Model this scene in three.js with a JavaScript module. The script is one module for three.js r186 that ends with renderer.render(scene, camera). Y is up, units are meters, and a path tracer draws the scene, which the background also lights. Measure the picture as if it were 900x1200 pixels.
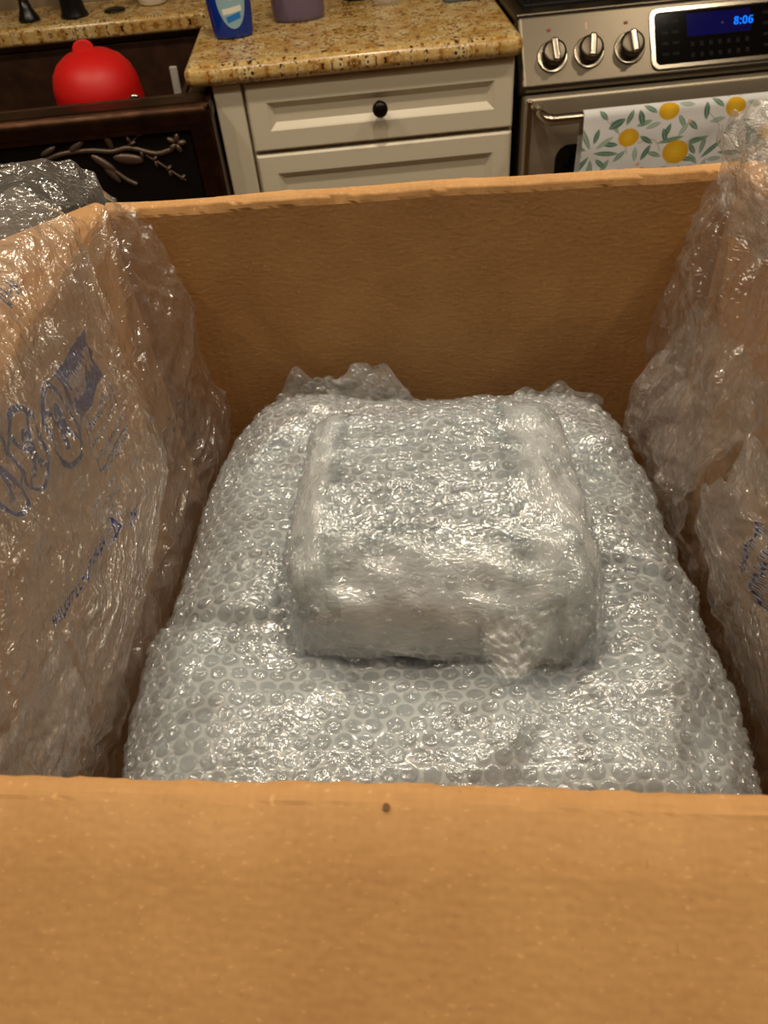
import * as THREE from 'three';
import { RoundedBoxGeometry } from 'three/addons/geometries/RoundedBoxGeometry.js';
import { mergeGeometries, toCreasedNormals } from 'three/addons/utils/BufferGeometryUtils.js';
import { RectAreaLightUniformsLib } from 'three/addons/lights/RectAreaLightUniformsLib.js';
import { createNoise3D } from 'simplex-noise';

// ---------------------------------------------------------------- camera, exposure, lights
RectAreaLightUniformsLib.init();
const scene = new THREE.Scene();
scene.background = new THREE.Color(0x000000);
const renderer = new THREE.WebGLRenderer({ antialias: true });
renderer.toneMapping = THREE.LinearToneMapping;
renderer.toneMappingExposure = 0.86;
renderer.shadowMap.enabled = true;

const camera = new THREE.PerspectiveCamera(67.3, 900 / 1200, 0.01, 30);
const PITCH = THREE.MathUtils.degToRad(45), ROLL = THREE.MathUtils.degToRad(5.7);
camera.position.set(0, 1.38, 0);
camera.rotation.order = 'YXZ';
camera.rotation.set(-PITCH, 0, -ROLL);
camera.focus = 0.52;
camera.userData.fStop = 17;
scene.add(camera);

const LAMP_COLOR = [1.0, 0.85, 0.64], LAMP_POWER = 3.1;
// [x, z, share of the power, label]
const LAMPS = [
  [-1.15, -1.1, 1.2, 'round white recessed ceiling downlight above the copper sink'], [0.12, -1.05, 1.25, 'round white recessed ceiling downlight above the cream drawer cabinet'],
  [1.3, -1.1, 1.2, 'round white recessed ceiling downlight above the stainless range'], [-1.2, -0.35, 0.8, 'round white recessed ceiling downlight left of the cardboard box'],
  [-0.35, -0.45, 0.85, 'round white recessed ceiling downlight right above the left film'], [0.45, -0.4, 0.85, 'round white recessed ceiling downlight right above the right film'],
  [1.1, -0.1, 0.8, 'round white recessed ceiling downlight right of the cardboard box'], [-0.6, 0.9, 0.12, 'round white recessed ceiling downlight behind the viewer, on the left'], [0.7, 1.0, 0.12, 'round white recessed ceiling downlight behind the viewer, on the right']];
const CEIL = 2.6;

// ---------------------------------------------------------------- helpers
let seedState = 12345;
const rnd = () => { seedState = (seedState + 0x6d2b79f5) | 0; let t = Math.imul(seedState ^ (seedState >>> 15), 1 | seedState); t = (t + Math.imul(t ^ (t >>> 7), 61 | t)) ^ t; return ((t ^ (t >>> 14)) >>> 0) / 4294967296; };
const noise = createNoise3D(rnd);
const fbm = (x, y, z, o = 4) => { let s = 0, a = 0.5; for (let i = 0; i < o; i++) { s += a * noise(x, y, z); x *= 2.03; y *= 2.03; z *= 2.03; a *= 0.5; } return s; };
const clamp = (x, a = 0, b = 1) => Math.min(b, Math.max(a, x));
const smooth = (a, b, x) => { const t = clamp((x - a) / (b - a)); return t * t * (3 - 2 * t); };
const lerp = (a, b, t) => a + (b - a) * t;
const v3 = (x, y, z) => new THREE.Vector3(x, y, z);
const used = new Map();
function numbered(n) { const k = used.get(n) ?? 0; used.set(n, k + 1); return k ? `${n}_${String(k).padStart(3, '0')}` : n; }
function thing(name, label, category, pos = [0, 0, 0], group) {
  const o = new THREE.Group(); o.name = numbered(name); o.position.set(...pos);
  o.userData = { label, category }; if (group) o.userData.group = group;
  scene.add(o); return o;
}
function part(name, geo, mat, parent, label) {
  const m = new THREE.Mesh(geo, mat); m.name = parent === scene ? numbered(name) : name;
  m.castShadow = m.receiveShadow = true; parent.add(m); if (label) m.userData.label = label; return m;
}
function structure(name, geo, mat, pos) { const m = part(name, geo, mat, scene); m.userData.kind = 'structure'; if (pos) m.position.set(...pos); return m; }
function planarUV(g, s = 1) {
  const n = g.index ? g.toNonIndexed() : g, p = n.attributes.position, N = n.attributes.normal, uv = new Float32Array(p.count * 2);
  for (let i = 0; i < p.count; i++) {
    const ax = Math.abs(N.getX(i)), ay = Math.abs(N.getY(i)), az = Math.abs(N.getZ(i));
    const [u, v] = ay >= ax && ay >= az ? [p.getX(i), p.getZ(i)] : az >= ax ? [p.getX(i), p.getY(i)] : [p.getZ(i), p.getY(i)];
    uv[2 * i] = u * s; uv[2 * i + 1] = v * s;
  }
  n.setAttribute('uv', new THREE.BufferAttribute(uv, 2)); return n;
}
const rbox = (w, h, d, r = 0.004, seg = 3) => planarUV(new RoundedBoxGeometry(w, h, d, seg, Math.min(r, w / 2.01, h / 2.01, d / 2.01)));
const at = (g, x, y, z) => g.translate(x, y, z);
// a surface from a function of two numbers in 0..1 that fills a Vector3
function surface(fn, nu, nv, uvScale = [1, 1]) {
  const pos = new Float32Array((nu + 1) * (nv + 1) * 3), uv = new Float32Array((nu + 1) * (nv + 1) * 2), idx = [], p = v3();
  for (let j = 0, k = 0; j <= nv; j++) for (let i = 0; i <= nu; i++, k++) {
    fn(i / nu, j / nv, p); p.toArray(pos, 3 * k); uv[2 * k] = (i / nu) * uvScale[0]; uv[2 * k + 1] = (j / nv) * uvScale[1];
  }
  for (let j = 0; j < nv; j++) for (let i = 0; i < nu; i++) { const a = j * (nu + 1) + i, b = a + 1, c = a + nu + 1, d = c + 1; idx.push(a, b, d, a, d, c); }
  const g = new THREE.BufferGeometry();
  g.setAttribute('position', new THREE.BufferAttribute(pos, 3)); g.setAttribute('uv', new THREE.BufferAttribute(uv, 2));
  g.setIndex(idx); g.computeVertexNormals(); return g;
}
// nested rectangles [inset, z] joined into a moulded front, flat shaded
function rectLoft(w, h, loops) {
  const P = [], ring = (k) => { const [i, z] = loops[k], a = w / 2 - i, b = h / 2 - i; return [[-a, -b, z], [a, -b, z], [a, b, z], [-a, b, z]]; };
  const quad = (a, b, c, d) => P.push(...a, ...b, ...c, ...a, ...c, ...d);
  for (let k = 0; k + 1 < loops.length; k++) { const A = ring(k), B = ring(k + 1); for (let e = 0; e < 4; e++) quad(A[e], A[(e + 1) % 4], B[(e + 1) % 4], B[e]); }
  const L = ring(loops.length - 1); quad(L[0], L[1], L[2], L[3]);
  const g = new THREE.BufferGeometry(); g.setAttribute('position', new THREE.BufferAttribute(new Float32Array(P), 3)); g.computeVertexNormals(); return planarUV(g);
}
const tube = (pts, r, seg = 24, rad = 10) => new THREE.TubeGeometry(new THREE.CatmullRomCurve3(pts.map((p) => v3(...p))), seg, r, rad);
const lathe = (pts, seg = 40) => new THREE.LatheGeometry(pts.map((p) => new THREE.Vector2(...p)), seg);
function dataTex(size, fn, srgb = true, wrap = THREE.MirroredRepeatWrapping) {
  const d = new Uint8Array(size * size * 4);
  for (let y = 0, k = 0; y < size; y++) for (let x = 0; x < size; x++, k += 4) { const c = fn(x / size, y / size); for (let i = 0; i < 3; i++) d[k + i] = clamp(c[i]) * 255; d[k + 3] = 255; }
  const t = new THREE.DataTexture(d, size, size); t.wrapS = t.wrapT = wrap; t.magFilter = THREE.LinearFilter; t.minFilter = THREE.LinearFilter;
  if (srgb) t.colorSpace = THREE.SRGBColorSpace; t.needsUpdate = true; return t;
}
const grey = (v) => [v, v, v];
function canvasTex(w, h, draw, srgb = true) {
  const c = document.createElement('canvas'); c.width = w; c.height = h; draw(c.getContext('2d'), w, h);
  const t = new THREE.CanvasTexture(c); if (srgb) t.colorSpace = THREE.SRGBColorSpace; t.wrapS = t.wrapT = THREE.ClampToEdgeWrapping; return t;
}
const mix3 = (a, b, t) => [lerp(a[0], b[0], t), lerp(a[1], b[1], t), lerp(a[2], b[2], t)];

// ---------------------------------------------------------------- materials
const M = {};
const std = (o) => new THREE.MeshStandardMaterial(o), phys = (o) => new THREE.MeshPhysicalMaterial(o);
const cardTex = dataTex(1024, (x, y) => {   // one metre of 0.5 m: fibres, specks, faint scuffs
  const f = noise(x * 26, y * 300, 1) * 0.5 + noise(x * 300, y * 40, 4) * 0.35, b = fbm(x * 7, y * 7, 2), m = noise(x * 130, y * 130, 9);
  let c = mix3([0.655, 0.48, 0.285], [0.735, 0.565, 0.355], clamp(0.5 + 0.45 * b + 0.16 * f + 0.14 * m));
  const spot = noise(x * 95, y * 95, 20); if (spot > 0.90) c = mix3(c, [0.46, 0.31, 0.17], (spot - 0.90) * 5);
  const fleck = noise(x * 80, y * 190, 31); if (fleck > 0.78) c = mix3(c, [0.87, 0.70, 0.48], (fleck - 0.78) * 3);
  return c;
});
cardTex.repeat.set(2, 2);
const cardBump = dataTex(512, (x, y) => grey(0.5 + 0.3 * noise(x * 70, y * 160, 3) + 0.2 * Math.sin(x * 2 * Math.PI * 64)));
cardBump.colorSpace = THREE.NoColorSpace; cardBump.repeat.set(2, 2);
M.card = std({ map: cardTex, roughness: 0.78, bumpMap: cardBump, bumpScale: 0.00025 });
M.cardEdge = std({ color: 0xd2aa72, roughness: 0.85 });
const granite = dataTex(1024, (x, y) => {
  const a = fbm(x * 9, y * 9, 1.5, 5), b = fbm(x * 22 + 7, y * 22, 8, 4), d = noise(x * 70, y * 70, 3), e = noise(x * 42, y * 42, 17);
  let c = mix3([0.70, 0.54, 0.28], [0.84, 0.75, 0.54], clamp(0.5 + a * 1.3));
  c = mix3(c, [0.56, 0.36, 0.13], smooth(0.1, 0.5, b) * 0.8);
  c = mix3(c, [0.33, 0.25, 0.18], smooth(0.42, 0.7, d * 0.75 + a * 0.5) * 0.85);
  c = mix3(c, [0.13, 0.10, 0.08], smooth(0.62, 0.8, e + b * 0.35) * 0.9);
  return mix3(c, [0.87, 0.82, 0.70], smooth(0.55, 0.85, noise(x * 55, y * 55, 44)) * 0.6);
});
granite.repeat.set(1.6, 1.6);
M.granite = phys({ map: granite, roughness: 0.22 });
M.cabinet = phys({ color: 0xd2c9b4, roughness: 0.38 });
M.bronze = std({ color: 0x1c1512, roughness: 0.35, metalness: 0.6 });
const copperTex = dataTex(512, (x, y) => mix3([0.19, 0.115, 0.07], [0.28, 0.18, 0.115], clamp(0.5 + fbm(x * 12, y * 12, 5) + 0.15 * noise(x * 60, y * 60, 2))));
const hammer = dataTex(512, (x, y) => grey(0.5 + 0.4 * noise(x * 26, y * 26, 6)), false);
M.copper = std({ map: copperTex, metalness: 0.85, roughness: 0.36, bumpMap: hammer, bumpScale: 0.0008 });
M.copperDark = std({ color: 0x0e0a09, metalness: 0.5, roughness: 0.5, bumpMap: hammer, bumpScale: 0.0008 });
M.relief = std({ color: 0x5c4c40, metalness: 0.6, roughness: 0.42 });
M.basin = std({ map: copperTex, metalness: 0.35, roughness: 0.5, bumpMap: hammer, bumpScale: 0.0008 });
const brush = dataTex(512, (x, y) => grey(0.5 + 0.35 * noise(x * 4, y * 260, 1) + 0.15 * noise(x * 20, y * 500, 7)), false);
brush.repeat.set(2, 2);
M.steel = phys({ color: 0x645c50, metalness: 1, roughness: 0.36, bumpMap: brush, bumpScale: 0.00004 });
M.steelBright = phys({ color: 0xb5ab9a, metalness: 1, roughness: 0.22 });
M.doorSteel = phys({ color: 0xb0a592, metalness: 0.75, roughness: 0.45, bumpMap: brush, bumpScale: 0.00004 });
M.black = phys({ color: 0x0b0b0c, roughness: 0.3 });
M.blackGlass = phys({ color: 0x050506, roughness: 0.08 });
M.iron = std({ color: 0x101010, roughness: 0.6, metalness: 0.3 });
M.red = phys({ color: 0xd0120f, roughness: 0.5 });
M.white = phys({ color: 0xe9e7e2, roughness: 0.3 });
M.clear = phys({ color: 0xffffff, transmission: 0.92, roughness: 0.05, thickness: 0 });
M.frost = phys({ color: 0xd6d2ca, transmission: 0.5, roughness: 0.25, thickness: 0 });
M.wood = std({ color: 0x6b4a2d, roughness: 0.5 });
M.plaster = std({ color: 0x85735a, roughness: 0.9 });
M.ceiling = std({ color: 0xc9c0b0, roughness: 0.95 });
M.floor = std({ color: 0x6d5138, roughness: 0.5 });

// ---------------------------------------------------------------- the room
const RX0 = -2.3, RX1 = 2.3, RZ0 = -2.45, RZ1 = 2.5, TH = 0.1;
const slab = (w, h, d) => planarUV(new THREE.BoxGeometry(w, h, d));
structure('floor', slab(RX1 - RX0 + 2 * TH, TH, RZ1 - RZ0 + 2 * TH), M.floor, [0, -TH / 2, (RZ0 + RZ1) / 2]);
structure('ceiling', slab(RX1 - RX0 + 2 * TH, TH, RZ1 - RZ0 + 2 * TH), M.ceiling, [0, CEIL + TH / 2, (RZ0 + RZ1) / 2]);
structure('wall_back', slab(RX1 - RX0 + 2 * TH, CEIL, TH), M.plaster, [0, CEIL / 2, RZ0 - TH / 2]);
structure('wall_front', slab(RX1 - RX0 + 2 * TH, CEIL, TH), M.plaster, [0, CEIL / 2, RZ1 + TH / 2]);
structure('wall_left', slab(TH, CEIL, RZ1 - RZ0), M.plaster, [RX0 - TH / 2, CEIL / 2, (RZ0 + RZ1) / 2]);
structure('wall_right', slab(TH, CEIL, RZ1 - RZ0), M.plaster, [RX1 + TH / 2, CEIL / 2, (RZ0 + RZ1) / 2]);

M.lampGlow = std({ color: 0xffffff, emissive: new THREE.Color(...LAMP_COLOR), emissiveIntensity: 6 });
LAMPS.forEach(([x, z, share, label]) => {
  const t = thing('ceiling_light', label, 'ceiling light', [x, CEIL, z], 'recessed ceiling downlights');
  part('trim_ring', new THREE.TorusGeometry(0.062, 0.008, 8, 32).rotateX(Math.PI / 2).translate(0, -0.004, 0), M.white, t);
  part('lens', new THREE.CylinderGeometry(0.055, 0.055, 0.004, 32).translate(0, -0.003, 0), M.lampGlow, t);
  const s = new THREE.SpotLight(new THREE.Color(...LAMP_COLOR), LAMP_POWER * share, 0, 1.35, 0.6, 2);
  s.position.set(0, -0.02, 0); s.target.position.set(0, -1, 0); s.castShadow = true; s.shadow.radius = 2.2; t.add(s, s.target);
});

// ---------------------------------------------------------------- kitchen: cabinet, counter, sink, range
const ZF = -1.757;   // plane of the drawer fronts
{
  const t = thing('drawer_cabinet', 'cream painted base cabinet with raised panel drawers and one dark round knob', 'cabinet', [0.05, 0, ZF]);
  part('carcass', at(rbox(0.63, 0.805, 0.62, 0.003), 0, 0.5025, -0.335), M.cabinet, t);
  part('stile', at(rbox(0.058, 0.80, 0.024, 0.004), -0.287, 0.503, -0.014), M.cabinet, t);
  const drawer = (y0, y1) => {
    const h = y1 - y0, d = part('drawer', rectLoft(0.562, h, [[0, -0.02], [0, -0.004], [0.004, 0], [0.040, 0], [0.043, -0.002], [0.054, -0.011], [0.058, -0.011]]), M.cabinet, t);
    d.position.set(0.03, (y0 + y1) / 2, 0); return d;
  };
  const top = drawer(0.765, 0.9015); drawer(0.48, 0.756); drawer(0.12, 0.472);
  const k = lathe([[0, 0.03], [0.010, 0.029], [0.0155, 0.024], [0.0165, 0.018], [0.013, 0.012], [0.007, 0.009], [0.006, -0.002], [0.009, -0.011]], 28).rotateX(Math.PI / 2);
  part('knob', k, M.bronze, top, 'dark bronze round knob').position.set(-0.004, 0, 0);
}
{
  const t = thing('countertop', 'golden brown speckled granite countertop with a rounded front edge', 'countertop', [0, 0.925, 0]);
  part('slab', at(rbox(0.69, 0.04, 0.72, 0.018, 5), 0.03, 0, -1.735 - 0.36), M.granite, t);
  part('slab', at(rbox(1.5, 0.04, 0.235, 0.012, 4), -1.063, 0, -2.332), M.granite, t);
}
{
  const x0 = -1.1, x1 = -0.268, zf = -1.697, w = x1 - x0, cx = (x0 + x1) / 2;
  const t = thing('farmhouse_sink', 'dark copper farmhouse sink with an embossed branch on its apron front', 'sink', [cx, 0, zf]);
  part('rim', at(rbox(w, 0.045, 0.085, 0.02, 5), 0, 0.868, -0.0425), M.copper, t);
  part('rim', at(rbox(0.062, 0.045, 0.49, 0.018, 4), w / 2 - 0.031, 0.868, -0.30), M.copper, t);
  // apron: frame with a sunk field
  const ap = rectLoft(w - 0.006, 0.34, [[0, -0.07], [0, -0.006], [0.006, 0], [0.046, 0], [0.052, -0.012]]); 
  part('apron', at(ap, 0, 0.718, -0.004), M.copper, t);
  const field = part('field', at(rbox(w - 0.11, 0.236, 0.004, 0.001), 0, 0.718, -0.0155), M.copperDark, t, 'blackened sunk field of the apron');
  const bas = mergeGeometries([at(rbox(w - 0.05, 0.2, 0.012), 0, 0.79, -0.55), at(rbox(0.012, 0.2, 0.5), w / 2 - 0.062, 0.79, -0.30), at(rbox(0.012, 0.2, 0.5), -w / 2 + 0.03, 0.79, -0.30), at(rbox(w - 0.05, 0.2, 0.012), 0, 0.79, -0.078), at(rbox(w - 0.05, 0.012, 0.5), 0, 0.69, -0.30)]);
  part('basin', bas, M.basin, t);
  // raised branch, leaves and flower on the field
  const R = (x, y) => [x - cx, y, -0.011];
  const leaf = (x, y, L, W, a) => { const g = new THREE.SphereGeometry(1, 18, 10).scale(L, W, 0.007).rotateZ(a); const [X, Y, Z] = R(x, y); part('leaf', g.translate(X, Y, Z), M.relief, t); };
  part('branch', tube([R(-0.66, 0.80), R(-0.6, 0.817), R(-0.535, 0.819), R(-0.49, 0.813), R(-0.455, 0.817), R(-0.40, 0.800), R(-0.365, 0.806)], 0.005), M.relief, t);
  part('branch', tube([R(-0.53, 0.80), R(-0.50, 0.775), R(-0.476, 0.752), R(-0.46, 0.742)], 0.0045), M.relief, t);
  part('twig', tube([R(-0.425, 0.80), R(-0.40, 0.78), R(-0.375, 0.757), R(-0.355, 0.74)], 0.0025), M.relief, t);
  part('twig', tube([R(-0.46, 0.817), R(-0.435, 0.835), R(-0.415, 0.855)], 0.0022), M.relief, t);
  leaf(-0.462, 0.795, 0.032, 0.011, -0.18); leaf(-0.493, 0.842, 0.026, 0.008, 1.75); leaf(-0.515, 0.79, 0.03, 0.009, -0.75); leaf(-0.56, 0.83, 0.022, 0.007, 0.5); leaf(-0.62, 0.826, 0.02, 0.006, 0.4); leaf(-0.505, 0.768, 0.024, 0.008, -1.0);
  for (let i = 0; i < 6; i++) leaf(-0.425 + 0.012 * i + (i % 2 ? 0.006 : -0.006), 0.802 - 0.011 * i, 0.008, 0.004, i % 2 ? 0.6 : -1.6);
  for (let i = 0; i < 5; i++) leaf(-0.452 + 0.01 * i + (i % 2 ? -0.008 : 0.008), 0.826 + 0.008 * i, 0.008, 0.004, i % 2 ? 1.9 : 0.3);
  for (let i = 0; i < 5; i++) leaf(-0.355 + 0.011 * Math.cos(i * 1.26), 0.817 + 0.011 * Math.sin(i * 1.26), 0.010, 0.006, i * 1.26);
}
{   // red silicone bowl, upside down in the sink
  const t = thing('red_bowl', 'bright red silicone bowl turned upside-down in the copper sink', 'bowl', [-0.545, 0.697, -1.955]);
  t.rotation.set(0.05, 0, 0.02);
  part('body', lathe([[0.088, 0], [0.092, 0.0], [0.096, 0.02], [0.097, 0.10], [0.096, 0.165], [0.0945, 0.172], [0.0955, 0.177], [0.0935, 0.19], [0.086, 0.211], [0.072, 0.229], [0.05, 0.243], [0.025, 0.250], [0, 0.2515]], 56), M.red, t);
  const tab = new THREE.Shape(); tab.moveTo(-0.024, 0); tab.lineTo(-0.02, 0.02); tab.quadraticCurveTo(-0.018, 0.034, 0, 0.035); tab.quadraticCurveTo(0.018, 0.034, 0.02, 0.02); tab.lineTo(0.024, 0); tab.closePath();
  const tg = new THREE.ExtrudeGeometry(tab, { depth: 0.008, bevelEnabled: true, bevelSize: 0.003, bevelThickness: 0.003, bevelSegments: 3, curveSegments: 12 }).translate(0, 0, -0.004);
  const tb = part('tab', tg, M.red, t); tb.position.set(-0.004, 0.231, -0.01); tb.rotation.set(-0.2, 0.1, 0.12);
}
{
  const t = thing('steel_spoon', 'steel utensil tip sticking up beside the red bowl in the sink', 'spoon', [-0.452, 0.697, -1.852]);
  part('handle', tube([[0, 0, 0], [0.002, 0.09, 0], [0, 0.165, 0]], 0.004), M.steelBright, t);
  part('tip', new THREE.SphereGeometry(0.012, 18, 12).scale(1, 0.75, 0.5).rotateZ(0.3).translate(0.001, 0.172, 0), M.steelBright, t);
}
{
  const t = thing('dish_brush', 'pale translucent plastic handle leaning in the right corner of the sink', 'brush', [-0.374, 0.697, -1.90]);
  part('handle', at(rbox(0.017, 0.215, 0.008, 0.0035), 0.004, 0.107, 0).rotateZ(-0.04), M.frost, t);
}
// faucet and small things on the back strip of the counter
{
  const t = thing('kitchen_faucet', 'black kitchen faucet post with a wide flared foot behind the sink', 'faucet', [-0.647, 0.945, -2.292]);
  part('foot', lathe([[0, 0], [0.034, 0], [0.034, 0.006], [0.030, 0.012], [0.028, 0.03], [0.026, 0.06], [0.026, 0.09], [0, 0.09]]), M.black, t);
  part('spout', tube([[0, 0.06, 0], [0, 0.26, 0], [0, 0.34, 0.04], [0, 0.36, 0.10], [0, 0.33, 0.16], [0, 0.28, 0.175]], 0.014, 40, 14), M.black, t);
  part('aerator', new THREE.CylinderGeometry(0.017, 0.016, 0.03, 20).translate(0, 0.275, 0.175), M.black, t);
  const s = thing('side_sprayer', 'slim black sprayer with a flared foot, left of the black faucet post', 'sprayer', [-0.761, 0.945, -2.292]);
  part('foot', lathe([[0, 0], [0.026, 0], [0.026, 0.006], [0.022, 0.014], [0.015, 0.028], [0.012, 0.045], [0, 0.045]]), M.black, s);
  part('nozzle', lathe([[0, 0.04], [0.012, 0.04], [0.014, 0.08], [0.018, 0.12], [0.019, 0.16], [0.012, 0.175], [0, 0.176]]), M.black, s);
  const d = part('hole_cover', lathe([[0, 0.006], [0.02, 0.006], [0.026, 0.004], [0.027, 0], [0, 0]]), M.black, scene);
  d.position.set(-0.55, 0.945, -2.31); d.userData = { label: 'flat black round hole cover on granite right of the faucet', category: 'cap' };
  const c = thing('white_dish', 'small white dish at the counter back near the sink corner', 'dish', [-0.457, 0.945, -2.35]);
  part('dish', lathe([[0, 0.002], [0.028, 0], [0.034, 0.004], [0.045, 0.03], [0.05, 0.05], [0.047, 0.05], [0.042, 0.032], [0.03, 0.008], [0, 0.007]]), M.white, c);
}
// bottles
function bottleShell(prof, squash) { return lathe(prof, 48).scale(1, 1, squash); }
{
  const t = thing('dish_soap_bottle', 'glossy deep blue dish soap bottle with a pale oval label', 'bottle', [-0.222, 0.945, -1.945]);
  t.rotation.y = 0.12;
  M.blueBottle = phys({ color: 0x08308c, roughness: 0.12 });
  const prof = [[0, 0], [0.036, 0], [0.041, 0.003], [0.043, 0.012], [0.046, 0.05], [0.048, 0.09], [0.046, 0.12], [0.038, 0.15], [0.028, 0.172], [0.018, 0.186], [0.013, 0.192], [0.013, 0.2], [0, 0.2]];
  part('body', bottleShell(prof, 0.62), M.blueBottle, t);
  part('cap', lathe([[0, 0.2], [0.015, 0.2], [0.015, 0.222], [0.008, 0.226], [0.006, 0.24], [0, 0.242]]), M.white, t);
  const lab = canvasTex(256, 384, (c, w, h) => {
    const g = c; g.fillStyle = '#0a4a9c'; g.fillRect(0, 0, w, h);
    g.fillStyle = '#8fb4c4'; g.beginPath(); g.ellipse(w / 2, h / 2, w * 0.5, h * 0.5, 0, 0, 7); g.fill();
    g.fillStyle = '#dfe3e0'; g.beginPath(); g.moveTo(w * 0.32, h * 0.46); g.quadraticCurveTo(w * 0.5, h * 0.64, w * 0.72, h * 0.44); g.lineTo(w * 0.6, h * 0.40); g.quadraticCurveTo(w * 0.5, h * 0.5, w * 0.4, h * 0.40); g.fill();
    g.fillStyle = '#e6e6dc'; g.save(); g.translate(w * 0.5, h * 0.70); g.rotate(-0.1); g.fillRect(-w * 0.34, -h * 0.045, w * 0.66, h * 0.09); g.restore();
    g.fillStyle = '#1d78d2'; g.save(); g.translate(w * 0.52, h * 0.82); g.rotate(-0.2); g.fillRect(-w * 0.26, -h * 0.05, w * 0.5, h * 0.10); g.restore();
    g.fillStyle = '#dfe8ea'; g.fillRect(w * 0.25, h * 0.2, w * 0.5, h * 0.07);
  });
  // oval label wrapped over the front of the body
  const R0 = (y) => { for (let i = 1; i < prof.length; i++) if (y <= prof[i][1]) { const [a, b] = [prof[i - 1], prof[i]]; return lerp(a[0], b[0], (y - a[1]) / Math.max(1e-6, b[1] - a[1])); } return 0; };
  const lg = surface((u, v, p) => {
    const a = u * Math.PI * 2, rr = v, dx = Math.cos(a) * rr, dy = Math.sin(a) * rr, y = 0.078 + dy * 0.058, th = 0.1 + dx * 0.68, r = R0(y) + 0.0006;
    p.set(Math.sin(th) * r, y, Math.cos(th) * r * 0.62 + 0.0003);
  }, 48, 12);
  const uv = lg.attributes.uv; for (let i = 0; i < uv.count; i++) { const a = uv.getX(i) * Math.PI * 2, r = uv.getY(i); uv.setXY(i, 0.5 + 0.5 * Math.cos(a) * r, 0.5 + 0.5 * Math.sin(a) * r); }
  part('label', lg, phys({ map: lab, roughness: 0.3 }), t, 'pale blue oval label with white bands');
}
{
  const t = thing('lavender_bottle', 'clear plastic bottle of pale lavender liquid on the granite', 'bottle', [-0.08, 0.945, -2.045]);
  M.lavender = phys({ color: 0xc6b8d2, transmission: 0.82, roughness: 0.12, thickness: 0 });
  part('body', bottleShell([[0, 0.002], [0.052, 0], [0.058, 0.004], [0.0595, 0.014], [0.06, 0.05], [0.06, 0.13], [0.05, 0.16], [0.02, 0.185], [0.016, 0.2], [0, 0.2]], 0.7), M.lavender, t);
  part('cap', lathe([[0, 0.2], [0.018, 0.2], [0.018, 0.225], [0, 0.226]]), M.white, t);
  part('liquid', bottleShell([[0, 0.004], [0.05, 0.003], [0.056, 0.008], [0.057, 0.05], [0.057, 0.11], [0, 0.11]], 0.68), phys({ color: 0xcbbcd8, transmission: 0.86, roughness: 0.15, thickness: 0 }), t);
}
{
  const t = thing('drinking_glass', 'clear drinking glass at the back of the granite counter', 'glass', [0.126, 0.945, -2.11]);
  part('glass', lathe([[0, 0.0], [0.03, 0], [0.033, 0.003], [0.036, 0.06], [0.039, 0.12], [0.037, 0.12], [0.034, 0.06], [0.03, 0.012], [0, 0.011]]), M.clear, t);
  const s = part('grey_tray', at(rbox(0.12, 0.018, 0.08, 0.004), 0, 0.009, 0), std({ color: 0x5a5f66, roughness: 0.5 }), scene);
  s.position.set(0.312, 0.945, -2.09); s.rotation.y = 0.05; s.userData = { label: 'blue-grey flat slab on granite beside the stainless range', category: 'tray' };
  const k = thing('dark_jar', 'dark squat jar at the counter back, left of the clear glass', 'jar', [0.06, 0.945, -2.19]);
  part('jar', lathe([[0, 0], [0.035, 0], [0.038, 0.004], [0.038, 0.07], [0.03, 0.08], [0, 0.08]]), M.black, k);
  part('lid', lathe([[0, 0.1], [0.03, 0.1], [0.032, 0.096], [0.032, 0.08], [0, 0.08]]), M.steelBright, k);
}
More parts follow.
